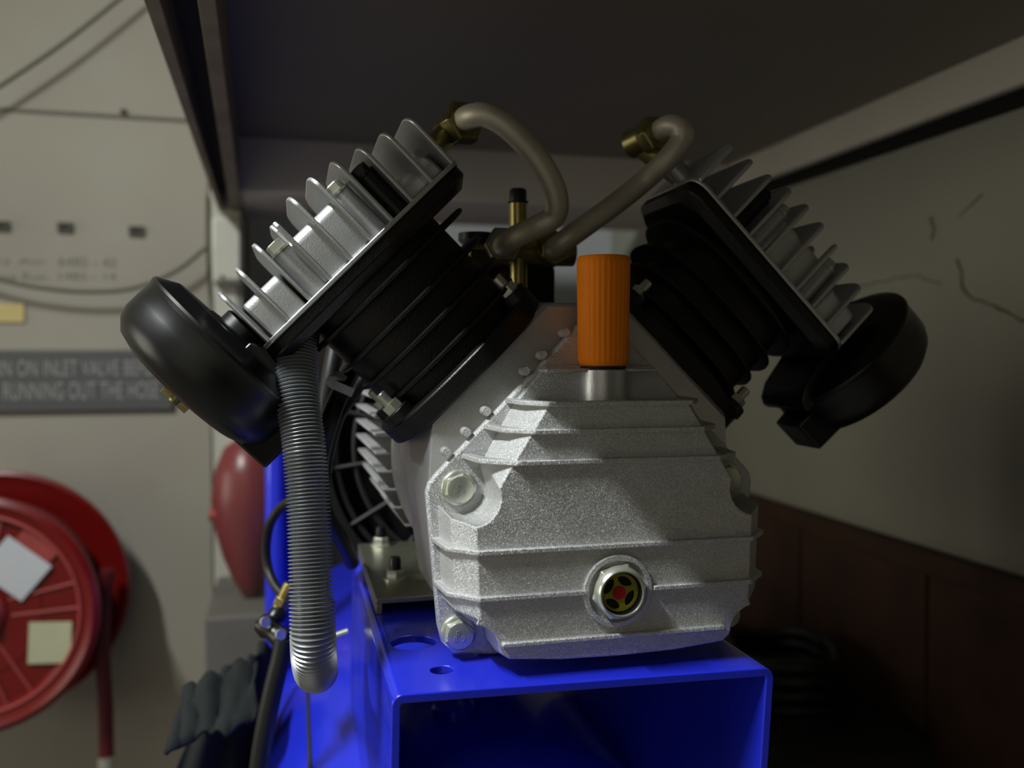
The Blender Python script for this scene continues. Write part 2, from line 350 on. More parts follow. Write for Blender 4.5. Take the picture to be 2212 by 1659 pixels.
# labels on the front disc
def card(cx, cy, hw, hh, ang, m, parent, Y=1.6625, th=0.0012, label=None):
    c = P(cx, cy, Y); a = math.radians(ang)
    u = Vector((math.cos(a), 0, math.sin(a))); v = Vector((-math.sin(a), 0, math.cos(a)))
    return obj('paper_label', obox(BM(), c, (u, v, (0, 1, 0)), (hw, hh, th)), m, parent, label)
card(70, 1190, 0.034, 0.040, 50 - 90, 'redworn', fd, 1.662, label='faded pinkish backing label')
card(32, 1228, 0.044, 0.038, 50 - 90, 'paper', fd, 1.659, label='white paper tag')
card(108, 1388, 0.034, 0.036, -3, 'paper2', fd, 1.660, label='cream paper tag')
hb = BM(); q = [P(232, 1230, 1.76), P(222, 1330, 1.76), P(222, 1420, 1.76), P(228, 1520, 1.76), P(230, 1635, 1.76)]
obj('hanging_hose', sweep(hb, crom(q, 8), 0.0135, 12), 'redhose', rl)
nz = obj('nozzle', cyl(BM(), P(230, 1632, 1.76), P(231, 1760, 1.76), 0.0155, 14), 'zinc', rl)

# extinguisher in the recess
ec = P(540, 1100, 1.72)
ex = thing('fire_extinguisher', (ec.x, 1.72, P(540, 1270, 1.72).z), 'red fire extinguisher in clear wrap behind the blue post', 'fire extinguisher')
zt, zb = P(540, 945, 1.72).z, P(540, 1290, 1.72).z
obj('cylinder', lathe(BM(), (ec.x, 1.72, zb), (0, 0, 1), [(0.012, 0), (0.03, 0.03), (0.05, 0.08), (0.066, 0.14), (0.070, 0.19), (0.064, 0.24), (0.045, 0.285), (0.02, zt - zb)], 36), 'red', ex, smooth=80)
obj('neck', cyl(BM(), (ec.x, 1.72, zt - 0.01), (ec.x, 1.72, zt + 0.05), 0.018, 16), 'zinc', ex)
obj('valve_knob', cyl(BM(), P(470, 1112, 1.70), P(452, 1112, 1.70), 0.012, 14), 'redworn', ex)
bm = BM(); lathe(bm, (ec.x + 0.02, 1.70, zb), (0, 0, 1), [(0.03, 0.0), (0.075, 0.06), (0.084, 0.16), (0.082, 0.24), (0.066, 0.30), (0.035, 0.36)], 40, cap=False)
for v in bm.verts:
    v.co += Vector((noise.noise(v.co * 30), noise.noise(v.co * 30 + Vector((5, 5, 5))), 0)) * 0.010
obj('plastic_wrap', bm, 'wrap', ex, 'clear crumpled plastic wrap', smooth=60)
# bench ledge below the extinguisher
a = P(462, 1290, 1.8)
bm = BM(); addbox(bm, (a.x - 0.0, 1.60, -0.949), (a.x + 0.20, 1.898, P(540, 1290, 1.72).z - 0.0006)); obj('plinth', bm, 'floor', label='pale masonry plinth below the red extinguisher', cat='plinth', bevel=0.004)

# dark green cloth bundle at lower left
bm = BM()
TZ_, TR_ = -0.555, 0.228
def sheet(top, drop, nx, nv, fold, ph, tilt):
    path = crom(top, nx); rows = []
    for j in range(nv + 1):
        v = j / nv; row = []
        for i, p in enumerate(path):
            u = i / (len(path) - 1)
            s = math.sin(u * 8 + ph + v * 3.0 + 2 * noise.noise(Vector((u * 3, v * 2, 1)))) * fold * (0.35 + v) + noise.noise(Vector((u * 5, v * 4, ph))) * fold * 1.4
            q = p + Vector((tilt[0] * v * (1 - u) + 0.3 * s, -0.10 * v + s, -drop * v + noise.noise(Vector((u * 6, v * 3, ph + 4))) * 0.012))
            dz_ = q.z - TZ_
            if abs(dz_) < TR_: q.x = min(q.x, 0.16 - math.sqrt(TR_ * TR_ - dz_ * dz_) - 0.004)
            row.append(bm.verts.new(q))
        rows.append(row)
    for a, b in zip(rows, rows[1:]):
        for i in range(len(a) - 1): bm.faces.new((a[i], a[i + 1], b[i + 1], b[i]))
Yc = 1.02; TZ_, TR_ = -0.555, 0.228
sheet([P(462, 1478, Yc), P(500, 1442, Yc), P(545, 1420, Yc + .03), P(568, 1395, Yc + .05), P(590, 1385, Yc + .06)], 0.50, 12, 30, 0.013, 0.4, (-0.24, 0))
sheet([P(396, 1486, Yc - .02), P(440, 1470, Yc - .02), P(500, 1446, Yc - .01), P(560, 1430, Yc)], 0.026, 10, 6, 0.006, 2.0, (0.0, 0))
cl = obj('dark_cloth', bm, 'cloth', label='dark green cloth heaped beside the blue tank', cat='cloth', smooth=180)
md = cl.modifiers.new('solid', 'SOLIDIFY'); md.thickness = 0.004

# ------------------------------------------------------------------ dim things on the floor at right
q = Px(1990, 1560, 0.80)
tbx = thing('equipment_case', (0.80, 1.35, -0.949), 'dark equipment case with two pale labels by the right wall', 'case')
obj('body', addbox(BM(), (0.66, 1.10, -0.949), (0.90, 1.75, -0.62)), 'steeldark', tbx, bevel=0.01)
obj('lid', addbox(BM(), (0.65, 1.09, -0.618), (0.91, 1.76, -0.575)), 'steeldark', tbx, bevel=0.01)
for y in (1.2, 1.45): obj('label_plate', addbox(BM(), (0.655, y, -0.70), (0.6598, y + 0.09, -0.66)), 'paper2', tbx)
ho = thing('hose_coil', (0.78, 1.28, -0.575), 'coil of black hose lying on the dark equipment case', 'hose')
for k in range(4):
    pts = [Vector((0.78 + (0.095 - .004 * k) * math.cos(2 * PI * i / 40), 1.30 + (0.11 - .004 * k) * math.sin(2 * PI * i / 40), -0.5565 + 0.022 * k + 0.006 * math.sin(i * .5))) for i in range(41)]
    obj('turn', sweep(BM(), pts, 0.0115, 10, cap=False), 'rubber', ho)

# ================================================================== the air compressor
X0 = 0.209
ac = thing('air_compressor', (X0, 0.90, -0.949), 'blue and silver twin cylinder air compressor with orange filler cap', 'air compressor')

# --- tank
TX, TZ, TR = 0.16, -0.555, 0.22
prof = []
L0, L1 = 0.74, 1.50
for i in range(9):
    a = PI / 2 * i / 8; prof.append((TR * math.sin(a), L0 - 0.06 * math.cos(a)))
prof[0] = (0.001, L0 - 0.06)
for i in range(9):
    a = PI / 2 * i / 8; prof.append((TR * math.cos(a), L1 + 0.06 * math.sin(a)))
tk = obj('tank', lathe(BM(), (TX, 0, TZ), (0, 1, 0), prof, 96), 'blue', ac, smooth=50)
obj('weld_seam', cyl(BM(), (TX - 0.150, 0.78, TZ + 0.1612), (TX - 0.150, 1.12, TZ + 0.1612), 0.0025, 8), 'steeldark', tk)
for (sx, y) in ((-0.16, 0.85), (0.16, 0.85), (-0.16, 1.4), (0.16, 1.4)):
    ft = BM(); obox(ft, (TX + sx, y, -0.85), ((1, 0, 0), (0, 1, 0), (0, 0, 1)), (0.02, 0.03, 0.1)); obj('foot', ft, 'blue', tk, bevel=0.003)
# port seen through the bracket opening
pc = P(1000, 1562, 0.80)
obj('tank_port', cyl(BM(), (pc.x, 0.80, TZ + 0.15), (pc.x - 0.01, 0.80, pc.z + 0.02), 0.020, 20), 'blue', tk, bevel=0.003)
# --- upright handle post
obj('handle_post', sweep(BM(), [P(602, 900, 1.2), P(600, 1000, 1.2), P(600, 1380, 1.2), P(604, 1500, 1.2)], 0.0165, 20), 'blue', ac)

# --- bracket (bent sheet with holes)
bm = BM(); ZB = -0.212; T = 0.006; XL, XR = 0.0558, 0.3129; R = 0.0078
def yf(x): return 0.5424 - 0.049 * (x - XL)
outer = [(XL + R, yf(XL + R)), (XR - R, yf(XR - R)), (XR - R, 0.93), (XL + R, 0.93)]
h1, h2 = circ(0.0822, 0.640, 0.0166, 36), circ(0.0935, 0.579, 0.0078, 28)
holed(bm, outer, [h1, h2], ZB - T, ZB, (1, 3))
for sgn, xe, lean in ((-1, XL, -0.006), (1, XR, -0.014)):
    o_, i_ = [], []
    for k in range(7):
        a = PI / 2 * k / 6
        cx = xe - sgn * R
        o_.append((cx + sgn * R * math.sin(a), ZB - R + R * math.cos(a))); i_.append((cx + sgn * (R - T) * math.sin(a), ZB - R + (R - T) * math.cos(a)))
    o_.append((xe + lean, -0.46)); i_.append((xe - sgn * T + lean, -0.46))
    poly = o_ + i_[::-1]
    R_ = loft(bm, [[(x, yf(x), z) for x, z in poly], [(x, 0.93, z) for x, z in poly]], closed=False)
bmesh.ops.remove_doubles(bm, verts=bm.verts, dist=1e-5)
obj('mounting_bracket', bm, 'blue', ac, bevel=0.0009, seg=2, smooth=30)

# --- crankcase behind the cover
def mir(p): return p + [(-x, z) for x, z in reversed(p)]
def W(p): return [(X0 + x, z) for x, z in p]
lev1 = mir([(-0.006, 0.012), (-0.110, -0.092), (-0.114, -0.104), (-0.110, -0.182), (-0.096, -0.200)])
lev15 = mir([(-0.031, 0.0375), (-0.115, -0.0455), (-0.1175, -0.098), (-0.110, -0.180), (-0.095, -0.198)])
lev2 = mir([(-0.030, 0.0405), (-0.128, -0.0565), (-0.122, -0.098), (-0.110, -0.180), (-0.095, -0.198)])
bm = BM()
loft(bm, [[(x, 0.606, z) for x, z in W(lev1)], [(x, 0.620, z) for x, z in W(lev1)], [(x, 0.624, z) for x, z in W(lev15)], [(x, 0.664, z) for x, z in W(lev2)], [(x, 0.735, z) for x, z in W(lev2)], [(x, 0.745, z) for x, z in W([(a * .93, b * .93 - .005) for a, b in lev2])]])
cc = obj('crankcase', bm, 'cast2', ac, bevel=0.003, seg=2)
bm = BM(); addbox(bm, (X0 - 0.08, 0.64, -0.2115), (X0 + 0.08, 0.72, -0.19)); obj('base_pad', bm, 'cast2', cc, bevel=0.002)
for px, py in ((960, 973), (1003, 930), (1046, 885), (1130, 798), (1167, 764), (1216, 716)):
    p = P(px, py, 0.602)
    obj('stud', lathe(BM(), p + Vector((0.001, -.005, -.001)), (0, 1, 0), [(0.0030, 0), (0.0034, 0.002), (0.0034, 0.010), (0.0026, 0.013)], 14), 'cast', cc)
# rear round housing, motor body with cooling fins
HC = Vector((0.205, 0, -0.085))
mh = obj('motor_housing', lathe(BM(), (HC.x, 0, HC.z), (0, 1, 0), [(0.02, 0.736), (0.120, 0.738), (0.1265, 0.742), (0.1265, 0.758), (0.118, 0.762), (0.105, 0.775), (0.100, 0.95), (0.05, 0.955)], 72), 'cast', ac, bevel=0.0006)
for i in range(15):
    z = -0.150 + 0.0158 * i
    xi = HC.x - math.sqrt(max(0.0001, 0.104 ** 2 - (z - HC.z) ** 2)) if abs(z - HC.z) < 0.10 else None
    if xi is None: continue
    bm = BM()
    xo = 0.0655 + max(0, (-0.085 - z)) ** 2 * 6
    for sg in (1, -1):
        f_ = lambda x: x if sg == 1 else 2 * HC.x - x
        if sg == -1: continue
        prism3(bm, [(xo, 0.760, z), (xi + 0.006, 0.760, z), (xi + 0.006, 0.940, z), (xo - 0.004, 0.950, z), (xo - 0.004, 0.93, z)], (0, 0, 0.0022))
    obj('cooling_fin', bm, 'cast', mh, bevel=0.0004, seg=1)
# dark fan shroud with grille
FC = Vector((0.200, 0.96, -0.100))
sh = obj('fan_shroud', lathe(BM(), (FC.x, 0.965, FC.z), (0, 1, 0), [(0.01, 0.02), (0.168, 0.02), (0.168, -0.012), (0.176, -0.012), (0.180, 0.0), (0.180, 0.10), (0.16, 0.12), (0.01, 0.12)], 72), 'void', ac)
for rr in (0.160, 0.140, 0.120):
    pts = [Vector((FC.x + rr * math.cos(2 * PI * i / 64), 0.962, FC.z + rr * math.sin(2 * PI * i / 64))) for i in range(65)]
    obj('grille_ring', sweep(BM(), pts, 0.0032, 6, cap=False), 'darkgrill', sh)
for k in range(16):
    an = math.radians(22.5 * k + 8); d = Vector((math.cos(an), 0, math.sin(an)))
    obj('grille_bar', cyl(BM(), FC + d * 0.105, FC + d * 0.172, 0.0028, 6), 'darkgrill', sh)
# foot plate with two nuts
bm = BM()
addbox(bm, (0.0615, 0.715, -0.2035), (0.130, 0.93, -0.199)); addbox(bm, (0.0615, 0.715, -0.2119), (0.0665, 0.93, -0.2036)); addbox(bm, (0.118, 0.715, -0.2119), (0.123, 0.93, -0.2036))
fp = obj('foot_plate', bm, 'zincdull', ac, bevel=0.0006)
for (x, y, mblk) in ((0.0835, 0.775, True), (0.0840, 0.915, True)):
    b1 = BM(); lathe(b1, (x, y, -0.199), (0, 0, 1), [(0.0105, 0), (0.0105, 0.0015)], 24); lathe(b1, (x, y, -0.1975), (0, 0, 1), [(0.0085, 0), (0.0085, 0.006), (0.0075, 0.0075)], 6)
    obj('nut', b1, 'zinc', fp)
    obj('bolt_tip', lathe(BM(), (x, y, -0.190), (0, 0, 1), [(0.0052, 0), (0.0052, 0.008), (0.0040, 0.011)], 16), 'blackplastic', fp)

# --- crankcase cover
def arc(c, r, a0, a1, n=9): return [(c[0] + r * math.cos(math.radians(a0 + (a1 - a0) * i / n)), c[1] + r * math.sin(math.radians(a0 + (a1 - a0) * i / n))) for i in range(n + 1)]
BU = (-0.1005, -0.0925); BL = (-0.1010, -0.1935)
fl = mir([(-0.004, 0.029), (-0.016, 0.0185), (-0.1165, -0.0825), (-0.1215, -0.0885), (-0.1235, -0.095), (-0.1155, -0.188), (-0.1125, -0.200), (-0.104, -0.2085), (-0.078, -0.2115)])
cv = obj('crankcase_cover', prismXZ(BM(), W(fl), 0.5975, 0.6058), 'cast', ac, bevel=0.0022, seg=3)
def body(top, diag, x_side, zb_side, z_bot, rU, rL, bow):
    a1 = -math.degrees(math.acos((x_side - BU[0]) / rU))
    # top point, diagonal end, pocket arc, side, lower notch, bottom
    a0 = math.degrees(math.atan2(diag[1] - BU[1], diag[0] - BU[0]))
    p = [top, diag] + arc(BU, rU, a0, a1)[1:]
    last = p[-1]
    p += [(x_side - 0.0002, last[1] - 0.002), (x_side + 0.002, zb_side)]
    p += arc(BL, rL, 80, 5, 6)
    p += [(BL[0] + rL + 0.001, z_bot + 0.004), (BL[0] + rL + 0.006, z_bot), (-0.04, z_bot - bow * 0.8), (-0.0001, z_bot - bow)]
    return p
def mirc(p): return p + [(-x, z) for x, z in reversed(p)]
base = body((-0.0600, -0.0315), (-0.0860, -0.0775), -0.1150, -0.168, -0.2015, 0.0180, 0.0175, 0.004)
lA = body((-0.0570, -0.0322), (-0.0845, -0.0785), -0.1115, -0.168, -0.2010, 0.0183, 0.0180, 0.004)
lB = body((-0.0495, -0.0335), (-0.0825, -0.0865), -0.0975, -0.1700, -0.1985, 0.0192, 0.0190, 0.004)
bm = BM()
loft(bm, [[(x, 0.5980, z) for x, z in W(mirc(base))], [(x, 0.5665, z) for x, z in W(mirc(lA))], [(x, 0.5505, z) for x, z in W(mirc(lB))]])
obj('raised_body', bm, 'cast', cv, bevel=0.0014, seg=3, smooth=25)
# apex panel, sloping back above the second rib
bm = BM(); prism3(bm, [(X0 - 0.040, 0.597, -0.008), (X0 + 0.040, 0.597, -0.008), (X0 + 0.061, 0.597, -0.033), (X0 - 0.061, 0.597, -0.033)], (0, -0.007, 0))
obj('apex_panel', bm, 'cast', cv, bevel=0.001)
# ribs
def wing(z):
    def ip(tab):
        for (z0, x0), (z1, x1) in zip(tab, tab[1:]):
            if z <= z0 and z >= z1: return x0 + (x1 - x0) * (z0 - z) / (z0 - z1)
        return tab[-1][1]
    b_ = ip([(-0.03, .064), (-0.05, .081), (-0.0715, .0975), (-0.11, .119), (-0.175, .1165)])
    a_ = ip([(-0.03, .0600), (-0.0525, .0765), (-0.0725, .0925), (-0.11, .1140), (-0.175, .1120)])
    f_ = ip([(-0.03, .0495), (-0.0525, .0605), (-0.0725, .0725), (-0.11, .0975), (-0.175, .0955)])
    return b_, a_, f_
def rib(z, xa=None, xb=None):
    b_, a_, f_ = wing(z); pr = 0.0040
    path = [(-b_ - 0.0015, .5975), (-a_ - 0.0020, .5655), (-f_, .5505 - pr), (f_, .5505 - pr), (a_ + 0.0020, .5655), (b_ + 0.0015, .5975)]
    inner = [(b_ - .006, .5975), (a_ - .006, .571), (f_ - .004, .556), (-f_ + .004, .556), (-a_ + .006, .571), (-b_ + .006, .5975)]
    if xa is not None:                     # partial rib between xa and xb
        if xa < 0: path = path[:3] + [(xb, .5505 - pr)]; inner = [(xb, .556)] + inner[3:]
        else: path = [(xa, .5505 - pr)] + path[3:]; inner = inner[:3] + [(xa, .556)]
    poly = path + inner
    bm = BM(); loft(bm, [[(X0 + x, y, z - 0.0017) for x, y in poly], [(X0 + x, y, z + 0.0017) for x, y in poly]])
    return obj('rib', bm, 'cast', cv, bevel=0.0007, seg=2)
for z in (-0.0325, -0.0505, -0.0705, -0.1275): rib(z)
rib(-0.1575, -1, -0.0235); rib(-0.1575, 0.0235, 1)
bm = BM(); addbox(bm, (X0 - 0.081, 0.5468, -0.1900), (X0 + 0.0765, 0.556, -0.1866)); obj('rib', bm, 'cast', cv, bevel=0.0009)
bm = BM(); loft(bm, [[(X0 + x, y, z) for x, y in ((-0.044, .575), (0.037, .575), (0.037, .597), (-0.044, .597))] for z in (-0.0125, -0.0098)]); obj('rib', bm, 'cast', cv, bevel=0.0008)
# filler boss
obj('filler_boss', lathe(BM(), (X0, 0.584, -0.036), (0, 0, 1), [(0.0172, 0), (0.0168, 0.0255)], 40), 'cast2', cv, bevel=0.0006)
# cover bolts
def cover_bolt(x, z):
    c = Vector((X0 + x, 0.5975, z)); bm = BM()
    lathe(bm, c, (0, -1, 0), [(0.0125, 0), (0.0125, 0.0014), (0.0118, 0.0024), (0.0100, 0.0030)], 36)
    lathe(bm, c, (0, -1, 0), [(0.0108, 0.002), (0.0108, 0.0070), (0.0096, 0.0088)], 6, phase=0.35)
    lathe(bm, c, (0, -1, 0), [(0.0094, 0.0080), (0.0090, 0.0090), (0.0060, 0.0094), (0.0001, 0.0095)], 32)
    b = obj('cover_bolt', bm, 'zinc', ac)
    for t, dx, dz in (('8', -0.0018, 0.0022), ('8', -0.0034, -0.0018), ('9', 0.0020, -0.0018)):
        tm = textmesh(t, 0.0026, 0.0036, 0.0004); bmesh.ops.translate(tm, verts=tm.verts, vec=c + Vector((dx - 0.0013, -0.0093, dz - 0.0018))); obj('stamped_mark', tm, 'zinc', b)
for s in (-1, 1):
    for bx, bz in (BU, BL): cover_bolt(bx * -s, bz)
# sight glass
SGC = Vector((X0 - 0.0015, 0.5505, -0.158))
sgo = obj('sight_glass', lathe(BM(), SGC, (0, -1, 0), [(0.0245, -0.006), (0.0245, 0.0022), (0.0238, 0.0030), (0.0212, 0.0030), (0.0204, 0.0020), (0.0204, -0.010), (0.010, -0.010)], 56), 'cast', ac)
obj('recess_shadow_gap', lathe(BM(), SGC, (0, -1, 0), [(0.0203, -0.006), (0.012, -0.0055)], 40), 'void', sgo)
bm = BM(); lathe(bm, SGC, (0, -1, 0), [(0.0186, -0.004), (0.0193, 0.0045), (0.0172, 0.0062)], 6, phase=0.2, cap=False)
obj('hex_flange', bm, 'zinc', sgo, bevel=0.0004)
obj('bezel', lathe(BM(), SGC, (0, -1, 0), [(0.0178, 0.004), (0.0172, 0.0068), (0.0166, 0.0096), (0.0154, 0.0108), (0.0146, 0.0108), (0.0141, 0.0098), (0.0141, 0.004), (0.001, 0.0035)], 56), 'zinc', sgo)
obj('inner_cup', lathe(BM(), SGC, (0, -1, 0), [(0.01405, 0.0095), (0.0138, 0.0042), (0.001, 0.0041)], 48, cap=False), 'void', sgo)
bm = BM(); hl = []
for ad in (62, -28, -122, 148):
    a = math.radians(ad); e = []
    for k in range(20):
        t = 2 * PI * k / 20; u_, v_ = 0.0056 * math.cos(t), 0.0029 * math.sin(t) * abs(math.sin(t)) ** 0.3
        e.append((0.0084 * math.cos(a) - u_ * math.sin(a) + v_ * math.cos(a), 0.0084 * math.sin(a) + u_ * math.cos(a) + v_ * math.sin(a)))
    hl.append(e)
holed(bm, circ(0, 0, 0.0126, 40), hl, -0.0004, 0.0004)
for v in bm.verts: v.co = Vector((SGC.x - 0.0008 + v.co.x, SGC.y - 0.0056 - v.co.z, SGC.z + v.co.y))
obj('reflector_star', bm, 'yel', sgo)
obj('reflector_ring', lathe(BM(), SGC, (0, -1, 0), [(0.0128, 0.0048), (0.0128, 0.0058), (0.0116, 0.0058), (0.0116, 0.0048)], 40, cap=False), 'yel', sgo)
obj('red_dot', lathe(BM(), SGC + Vector((-0.001, 0, 0.0)), (0, -1, 0), [(0.0046, 0.006), (0.0046, 0.0068), (0.0001, 0.0068)], 28), 'dred', sgo, 'red centre dot')
obj('window', lathe(BM(), SGC, (0, -1, 0), [(0.0140, 0.0082), (0.0140, 0.0098), (0.009, 0.0108), (0.0001, 0.0112)], 40), 'glass', sgo)
# orange filler cap
OC = (X0, 0.584)
ocap = None
rings = []
for t, r in ((-0.0085, .0150), (-0.0068, .0168), (-0.003, .0176), (0.030, .0181), (0.0620, .0186), (0.0665, .0184), (0.0680, .0172)):
    ring = []
    for i in range(144):
        a = 2 * PI * i / 144; g_ = 0.00018 * math.cos(30 * a) if -0.005 < t < 0.064 else 0
        ring.append((OC[0] + (r + g_) * math.cos(a), OC[1] + (r + g_) * math.sin(a), t))
    rings.append(ring)
bm = BM(); loft(bm, rings); ocap = obj('filler_cap', bm, 'orange', ac, 'orange ribbed plastic cap', smooth=50)
obj('seal_ring', lathe(BM(), (OC[0], OC[1], -0.0105), (0, 0, 1), [(0.0155, 0), (0.0160, 0.001), (0.0155, 0.0022)], 40), 'rubber', ocap, 'black rubber seal')

# --- cylinder banks
q2 = math.sqrt(0.5)
def make_bank(side, yo):
    sx = -1 if side == 'l' else 1
    def B(s, d, y): return Vector((X0 + sx * (s - d) * q2, y + yo, (s + d) * q2))
    AX = Vector((sx * q2, 0, q2)); DX = Vector((-sx * q2, 0, q2))
    DC, YC = -0.0647, 0.6775
    # head
    pl = rrect(-0.1597, 0.0305, 0.620, 0.735, 0.014)
    bm = BM(); loft(bm, [[B(0.1642, d, y) for d, y in pl], [B(0.1675, d, y) for d, y in pl]])
    hd = obj('cylinder_head', bm, 'cast2', ac, bevel=0.0008, label=None)
    bm = BM(); pg = rrect(-0.1585, 0.0295, 0.6213, 0.734, 0.013); loft(bm, [[B(0.1632, d, y) for d, y in pg], [B(0.1643, d, y) for d, y in pg]]); obj('gasket', bm, 'iron', hd)
    tips = [.2108, .2145, .2182, .2218, .2248, .2250, .2225, .2172, .2132, .2096]
    for i, tp in enumerate(tips):
        d = -0.1542 + 0.0200 * i
        h_ = tp
        poly = [(0.6222, 0.1665), (0.6222, h_ - 0.007)]
        top = h_ + 0.004
        for k in range(1, 7):
            a = PI / 2 * k / 6; poly.append((0.6222 + 0.022 * (1 - math.cos(a)), h_ - 0.007 + (top - h_ + 0.007) * math.sin(a)))
        back = [(2 * YC - y, s) for y, s in reversed(poly)]
        poly = poly + back
        if i == 3: poly = [(0.6222, 0.1665), (0.6222, h_ - .004), (0.6262, h_), (0.630, h_ - .002), (0.632, 0.196)] + [(0.652, 0.196), (0.656, top - 0.006), (0.664, top)] + back[:]
        if i == 3: poly = poly[:8] + [p for p in back if p[0] > 0.68]
        bm = BM()
        loft(bm, [[B(s, d - 0.0016, y) for y, s in poly], [B(s, d + 0.0016, y) for y, s in poly]])
        obj('cooling_fin', bm, 'cast2', hd, bevel=0.0009, seg=2)
    # chamber blocks between the fins
    def block(d0, d1, s1, y0, y1, r):
        poly = [(y0, 0.1665), (y0, s1 - r)] + [(y0 + r * (1 - math.cos(PI / 2 * k / 4)), s1 - r + r * math.sin(PI / 2 * k / 4)) for k in range(1, 5)]
        poly += [(y1 - (y - y0), s) for y, s in reversed(poly)]
        bm = BM(); loft(bm, [[B(s, d0, y) for y, s in poly], [B(s, d1, y) for y, s in poly]]); return bm
    obj('valve_chamber', block(-0.1500, -0.118, 0.1965, 0.628, 0.727, 0.007), 'cast2', hd, bevel=0.002)
    obj('valve_chamber', block(-0.1, -0.050, 0.2065, 0.630, 0.725, 0.008), 'cast2', hd, bevel=0.003)
    obj('valve_chamber', block(-0.030, 0.022, 0.187, 0.640, 0.715, 0.016), 'cast2', hd, bevel=0.003)
    for d, y, s1, blk in ((-0.1045, 0.636, 0.2045, 0), (-0.0450, 0.640, 0.2065, 0), (-0.0450, 0.712, 0.2065, 0), (-0.1045, 0.712, 0.2045, 0), (-0.0235, 0.640, 0.2030, 1)):
        obj('bolt_boss', lathe(BM(), B(0.166, d, y), AX, [(0.0088, 0), (0.0080, s1 - 0.166)], 24), 'iron' if blk else 'cast2', hd, bevel=0.0006)
        b1 = BM(); lathe(b1, B(s1, d, y), AX, [(0.0086, 0), (0.0086, 0.0018)], 24); lathe(b1, B(s1 + 0.0018, d, y), AX, [(0.0066, 0), (0.0066, 0.0060), (0.0058, 0.0068)], 6, phase=0.3)
        obj('head_bolt', b1, 'iron' if blk else 'zinc', hd, 'black head bolt' if blk else None)
    # cylinder barrel
    bm = BM(); pf = rrect(-0.1590, 0.0300, 0.6215, 0.7335, 0.018); pf2 = rrect(-0.152, 0.0235, 0.6270, 0.7280, 0.022)
    loft(bm, [[B(0.1490, d, y) for d, y in pf2], [B(0.1560, d, y) for d, y in pf], [B(0.1633, d, y) for d, y in pf]])
    core = []
    for k in range(56):
        a = 2 * PI * k / 56; ca, sa = math.cos(a), math.sin(a)
        core.append((DC + 0.062 * math.copysign(abs(ca) ** 0.7, ca), YC + 0.046 * math.copysign(abs(sa) ** 0.7, sa)))
    loft(bm, [[B(0.060, d, y) for d, y in core], [B(0.150, d, y) for d, y in core]])
    cb = obj('cylinder_barrel', bm, 'iron', ac, bevel=0.0008)
    for i, (s, hd_) in enumerate(((0.1390, 0.0780), (0.1150, 0.0740), (0.0950, 0.0710), (0.0755, 0.0690))):
        n = 56; poly = []
        for k in range(n):
            a = 2 * PI * k / n; e = 0.70
            ca, sa = math.cos(a), math.sin(a)
            poly.append((DC + 0.004 + hd_ * math.copysign(abs(ca) ** e, ca), YC + 0.0560 * math.copysign(abs(sa) ** e, sa)))
        inn = [(DC + 0.004 + (d - DC - 0.004) * 0.97, YC + (y - YC) * 0.96) for d, y in poly]
        bm = BM(); loft(bm, [[B(s - 0.0022, d, y) for d, y in inn], [B(s - 0.0012, d, y) for d, y in poly], [B(s + 0.0012, d, y) for d, y in poly], [B(s + 0.0022, d, y) for d, y in inn]])
        obj('cooling_fin', bm, 'iron', cb)
    pb = []
    for k in range(64):
        a = 2 * PI * k / 64; ca, sa = math.cos(a), math.sin(a)
        pb.append((-0.066 + 0.0775 * math.copysign(abs(ca) ** 0.78, ca), YC + 0.0690 * math.copysign(abs(sa) ** 0.78, sa)))
    bm = BM(); loft(bm, [[B(0.0470, d, y) for d, y in pb], [B(0.0625, d, y) for d, y in pb]]); obj('base_flange', bm, 'iron', cb, bevel=0.0015)
    for d, y in ((-0.127, 0.641), (-0.127, 0.714), (-0.005, 0.641), (-0.005, 0.714)):
        b1 = BM(); lathe(b1, B(0.0620, d, y), AX, [(0.0115, 0), (0.0110, 0.008)], 20); obj('nut_boss', b1, 'iron', cb, bevel=0.0006)
        b1 = BM(); lathe(b1, B(0.0700, d, y), AX, [(0.0075, 0), (0.0075, 0.0065)], 6); lathe(b1, B(0.0765, d, y), AX, [(0.0042, 0), (0.0042, 0.009), (0.0034, .0098)], 14); obj('nut', b1, 'zinc', cb)
    # air filter
    AD = -DX; fc = B(0.1850, -0.163, YC)
    prof = [(0.0170, -0.006), (0.0195, -0.004), (0.0195, 0.0030), (0.0270, 0.0038), (0.0290, 0.0055), (0.0560, 0.0060), (0.0650, 0.0110), (0.0690, 0.0128), (0.0708, 0.0140), (0.0714, 0.0160), (0.0706, 0.0185), (0.0700, 0.0200), (0.0704, 0.030), (0.0702, 0.042), (0.0675, 0.050), (0.0610, 0.0570), (0.050, 0.0608), (0.030, 0.0618), (0.001, 0.0622)]
    lab = None
    af = obj('air_filter', lathe(BM(), fc, AD, prof, 72), 'blackplastic', ac, 'round black plastic air filter', smooth=32)
    bm = BM(); loft(bm, [[B(s, -0.192, y) for s, y in ((0.150, YC - .024), (0.150, YC + .024), (0.1045, YC + .019), (0.1045, YC - .019))], [B(s, -0.2225, y) for s, y in ((0.150, YC - .024), (0.150, YC + .024), (0.1050, YC + .019), (0.1050, YC - .019))]])
    obj('intake_spout', bm, 'blackplastic', af, bevel=0.002)
    bm = BM(); loft(bm, [[B(s, d, y) for s, d in ((0.176, -0.1640), (0.166, -0.1585), (0.128, -0.1650), (0.1160, -0.1720), (0.1130, -0.1790), (0.1150, -0.1840), (0.176, -0.1840))] for y in (YC - .034, YC + .034)]); obj('clip', bm, 'blackplastic', af, bevel=0.0015)
    bm = BM(); lathe(bm, B(0.1850, -0.2240, YC), AD, [(0.0070, 0), (0.0065, 0.004), (0.0040, 0.005), (0.0040, 0.010), (0.0034, 0.0105)], 12)
